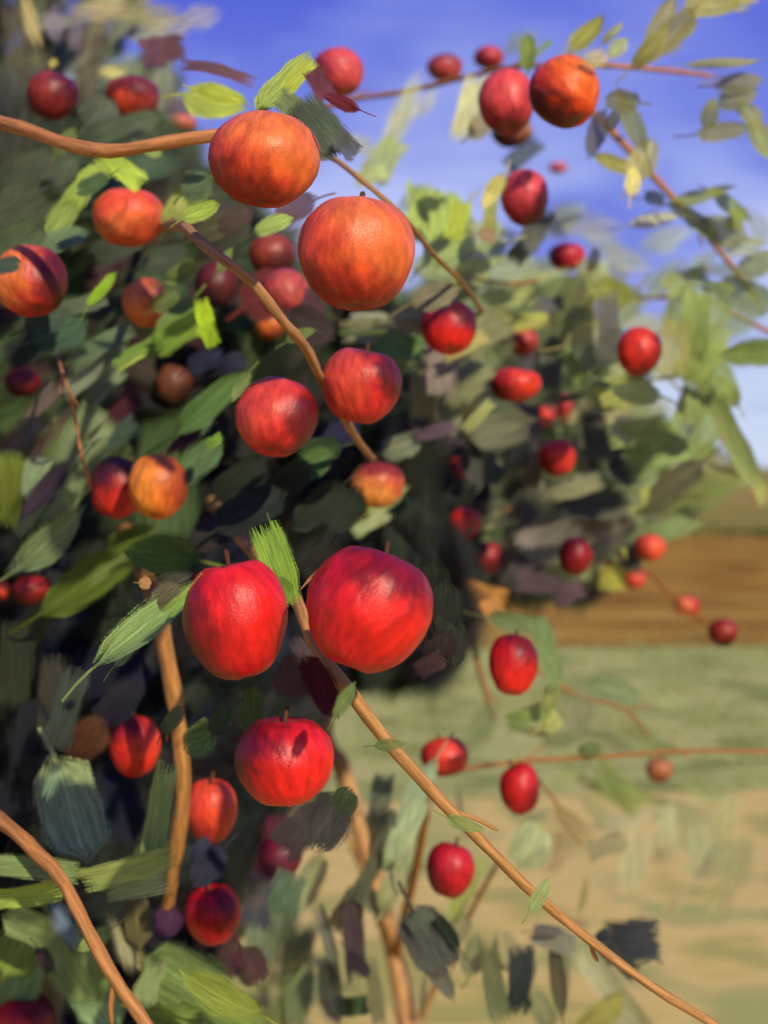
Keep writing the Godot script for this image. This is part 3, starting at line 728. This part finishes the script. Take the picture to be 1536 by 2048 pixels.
const FAR_APPLES := """
676 146 106 96 70 b84048 c44c50 30 8c3440 200|rose red apple against the blue sky, beside a lime leaf
890 136 72 54 62 a8444c b44c50 240 8c3c48 90|flat rosy apple on top of the high thin twig, left of its smaller neighbour
978 116 62 44 60 a4323a b03c40 60 80283a 200|smallest apple on top of the high thin twig
1014 206 112 130 76 c83c40 d44c4c 120 7c2428 270|coral red apple pressed against the left side of the bright orange apple
1022 262 82 66 66 7c3434 9a7050 50 5a2428 240|brown maroon apple tucked under the coral red one
1130 186 142 140 76 e0401c ff6418 50 501818 235|bright orange apple with a maroon rim, on the high twig against the sky
1050 396 96 112 70 ac3038 c0444c 110 641c24 300|wine red apple in front of blue sky, beside a pale yellow leaf
1116 336 38 22 50 c05058 c85c60 60 a04048 240|tiny coral apple against the sky, above the wine red one
1134 514 74 58 62 a82830 b83038 20 701c28 160|flat crimson apple in the middle right foliage under pale brush leaves
898 656 112 108 70 8c1c1e c8201e 275 4c1014 50|dark maroon apple with a red underside, below the grey olive leaf
1047 684 58 60 58 a83430 b43c30 120 842028 280|small brick red apple above the wider red one in the green mass
1030 770 104 72 64 b82c2c cc3828 30 701418 200|wide red apple in the middle of the green mass
1278 704 88 98 66 c02c20 cc3420 120 801818 320|bright red apple on the right with a dark green leaf under it
1090 832 46 46 48 c43830 cc4034 90 9c2828 270|little scarlet apple left of a dark red one under the thin dark leaf
1130 818 34 62 48 8c1c1c a42420 90 641414 270|narrow dark red apple just under the thin dark leaf
1115 916 74 78 60 bc2c28 c83428 60 841c1e 240|red apple above the swirl of sage leaves in the green mass
908 946 46 64 50 c02420 cc2c24 90 841418 200|narrow bright red apple between dark upright leaves
928 1048 68 72 60 c82428 d42c28 60 901820 240|scarlet apple left of a pale yellow dab, low in the green mass
1000 1020 46 38 46 b86848 c07850 90 8c4838 270|tiny dull orange apple low in the green mass
974 1116 68 68 60 842428 942c2e 90 5c1a22 330|dull maroon apple low in the green mass, below the scarlet one
1150 1114 68 78 60 741018 841418 40 500c14 120|very dark red apple at the bottom of the green mass, above a plum leaf
1298 1096 64 56 58 cc4830 d85438 20 a03424 200|orange-red apple at the tip of a green leaf over the brown field
1268 1158 46 42 54 cc4434 d84c38 60 a43028 240|little vermilion apple beside a square lime leaf
1374 1212 54 42 54 d44030 e07c54 190 b03428 10|bright little apple with a peach left side over the brown field
1446 1266 60 58 56 742018 8c281c 90 501410 270|dark red apple at the end of the thin twig over the brown field
1026 1330 98 126 68 c01a1c cc241e 270 701014 60|oval red apple hooded by a curved green leaf over the green field
890 1514 96 80 64 c03428 cc3c2c 60 982820 240|soft red apple beside the long diagonal branch, over the green field
1040 1578 80 106 66 b01a20 bc2020 100 6c1018 330|oval red apple over the straw meadow, right of the long branch
900 1740 98 112 68 a81824 b41c28 60 781020 200|round crimson apple in the gap below the long diagonal branch
1318 1540 54 52 56 9c6040 a46844 90 844838 270|faded brownish apple hanging from the long thin twig on the right
"""


func read_apples() -> void:
	for side in 2:
		for row in [NEAR_APPLES, FAR_APPLES][side].split("\n", false):
			var halves: PackedStringArray = row.split("|")
			var f := halves[0].split(" ", false)
			if f.size() < 10:
				continue
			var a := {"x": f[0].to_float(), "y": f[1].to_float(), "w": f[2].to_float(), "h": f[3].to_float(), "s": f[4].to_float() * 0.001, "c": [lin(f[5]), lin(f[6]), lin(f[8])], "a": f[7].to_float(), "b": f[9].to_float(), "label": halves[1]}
			a.d = a.s * focal / ((a.w + a.h) * 0.5)
			[near_apples, far_apples][side].append(a)


func apple_mesh(a: Dictionary, rx: float, ry: float, turn: Basis, sx: int, sy: int) -> ArrayMesh:
	var st := SurfaceTool.new()
	st.begin(Mesh.PRIMITIVE_TRIANGLES)
	var ph := rng.randf() * 60.0
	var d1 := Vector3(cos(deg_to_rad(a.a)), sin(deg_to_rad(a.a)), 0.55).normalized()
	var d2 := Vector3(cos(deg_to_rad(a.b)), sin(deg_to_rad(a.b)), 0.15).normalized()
	for j in sy + 1:
		var th := PI * j / sy
		for i in sx + 1:
			var fi := TAU * i / sx
			var rad := sin(th) * (1.0 + 0.1 * cos(th))
			var y := cos(th) * 1.03 - 0.3 * exp(-pow(th / 0.3, 2.0)) + 0.13 * exp(-pow((PI - th) / 0.32, 2.0))
			rad *= 1.0 + 0.015 * cos(fi * 5.0 + ph) * smoothstep(1.4, 3.0, th)
			var p := Vector3(cos(fi) * rad, y, sin(fi) * rad)
			var dir := turn * p
			p *= 1.0 + 0.045 * lump.get_noise_3d(dir.x * 1.2 + ph, dir.y * 1.2, dir.z * 1.2)
			p = turn * p
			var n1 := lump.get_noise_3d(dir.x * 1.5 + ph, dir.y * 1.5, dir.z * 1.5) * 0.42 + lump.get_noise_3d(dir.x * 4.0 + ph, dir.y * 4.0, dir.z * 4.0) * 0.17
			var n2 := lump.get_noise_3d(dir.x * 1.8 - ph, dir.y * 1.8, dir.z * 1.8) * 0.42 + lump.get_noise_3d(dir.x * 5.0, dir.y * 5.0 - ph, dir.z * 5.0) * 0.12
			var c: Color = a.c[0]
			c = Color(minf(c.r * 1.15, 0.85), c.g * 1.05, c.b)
			c = c.lerp(Color(minf(a.c[1].r * 1.3, 0.9), a.c[1].g * 1.25, a.c[1].b), smoothstep(0.0, 0.75, dir.normalized().dot(d1) + n1))  # second skin tone
			c = c.lerp(a.c[2], 0.95 * smoothstep(0.2, 0.85, dir.normalized().dot(d2) + n2))  # dark side stands in for shade, painted into the skin colour
			c = c.lerp(Color(0.10, 0.05, 0.02), 0.8 * (1.0 - smoothstep(0.1, 0.32, th)) + 0.7 * (1.0 - smoothstep(0.05, 0.2, PI - th)))
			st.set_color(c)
			st.set_uv(Vector2(float(i) / sx, float(j) / sy))
			st.add_vertex(Vector3(p.x * rx, p.y * ry, p.z * rx))
	for j in sy:
		for i in sx:
			var k := j * (sx + 1) + i
			for q in [k, k + 1, k + sx + 1, k + 1, k + sx + 2, k + sx + 1]:
				st.add_index(q)
	st.generate_normals()
	st.generate_tangents()
	return st.commit()


func apples() -> void:
	for side in 2:
		for a in [near_apples, far_apples][side]:
			var o := Node3D.new()
			o.name = "apple"
			add_child(o, true)
			o.position = at(a.x, a.y, a.d)
			tag(o, a.label, "apple", "apples on the near tree" if side == 0 else "apples on the tree behind")
			var rx: float = a.w * 0.5 * a.d / focal
			var ry: float = a.h * 0.5 * a.d / focal
			var turn := Basis(Vector3.BACK, rng.randf_range(-0.4, 0.4)) * Basis(Vector3.RIGHT, rng.randf_range(-0.5, 0.1)) * Basis(Vector3.UP, rng.randf() * TAU)
			var big: bool = a.w > 80.0
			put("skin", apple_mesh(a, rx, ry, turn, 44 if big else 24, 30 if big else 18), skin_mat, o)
			var top := turn * Vector3(0, 0.7, 0)
			top = Vector3(top.x * rx, top.y * ry, top.z * rx)
			var out := turn * Vector3(0, 1.0, 0)
			var tip := top + out * ry * 0.32 + Vector3(rng.randf_range(-0.1, 0.1), 0.12, -0.25) * ry
			put("stem", tube(PackedVector3Array([top, top + out * ry * 0.16, tip]), 0.0016, 0.0024, lin("6a4a2c"), lin("4a3020")), bark_mat, o)
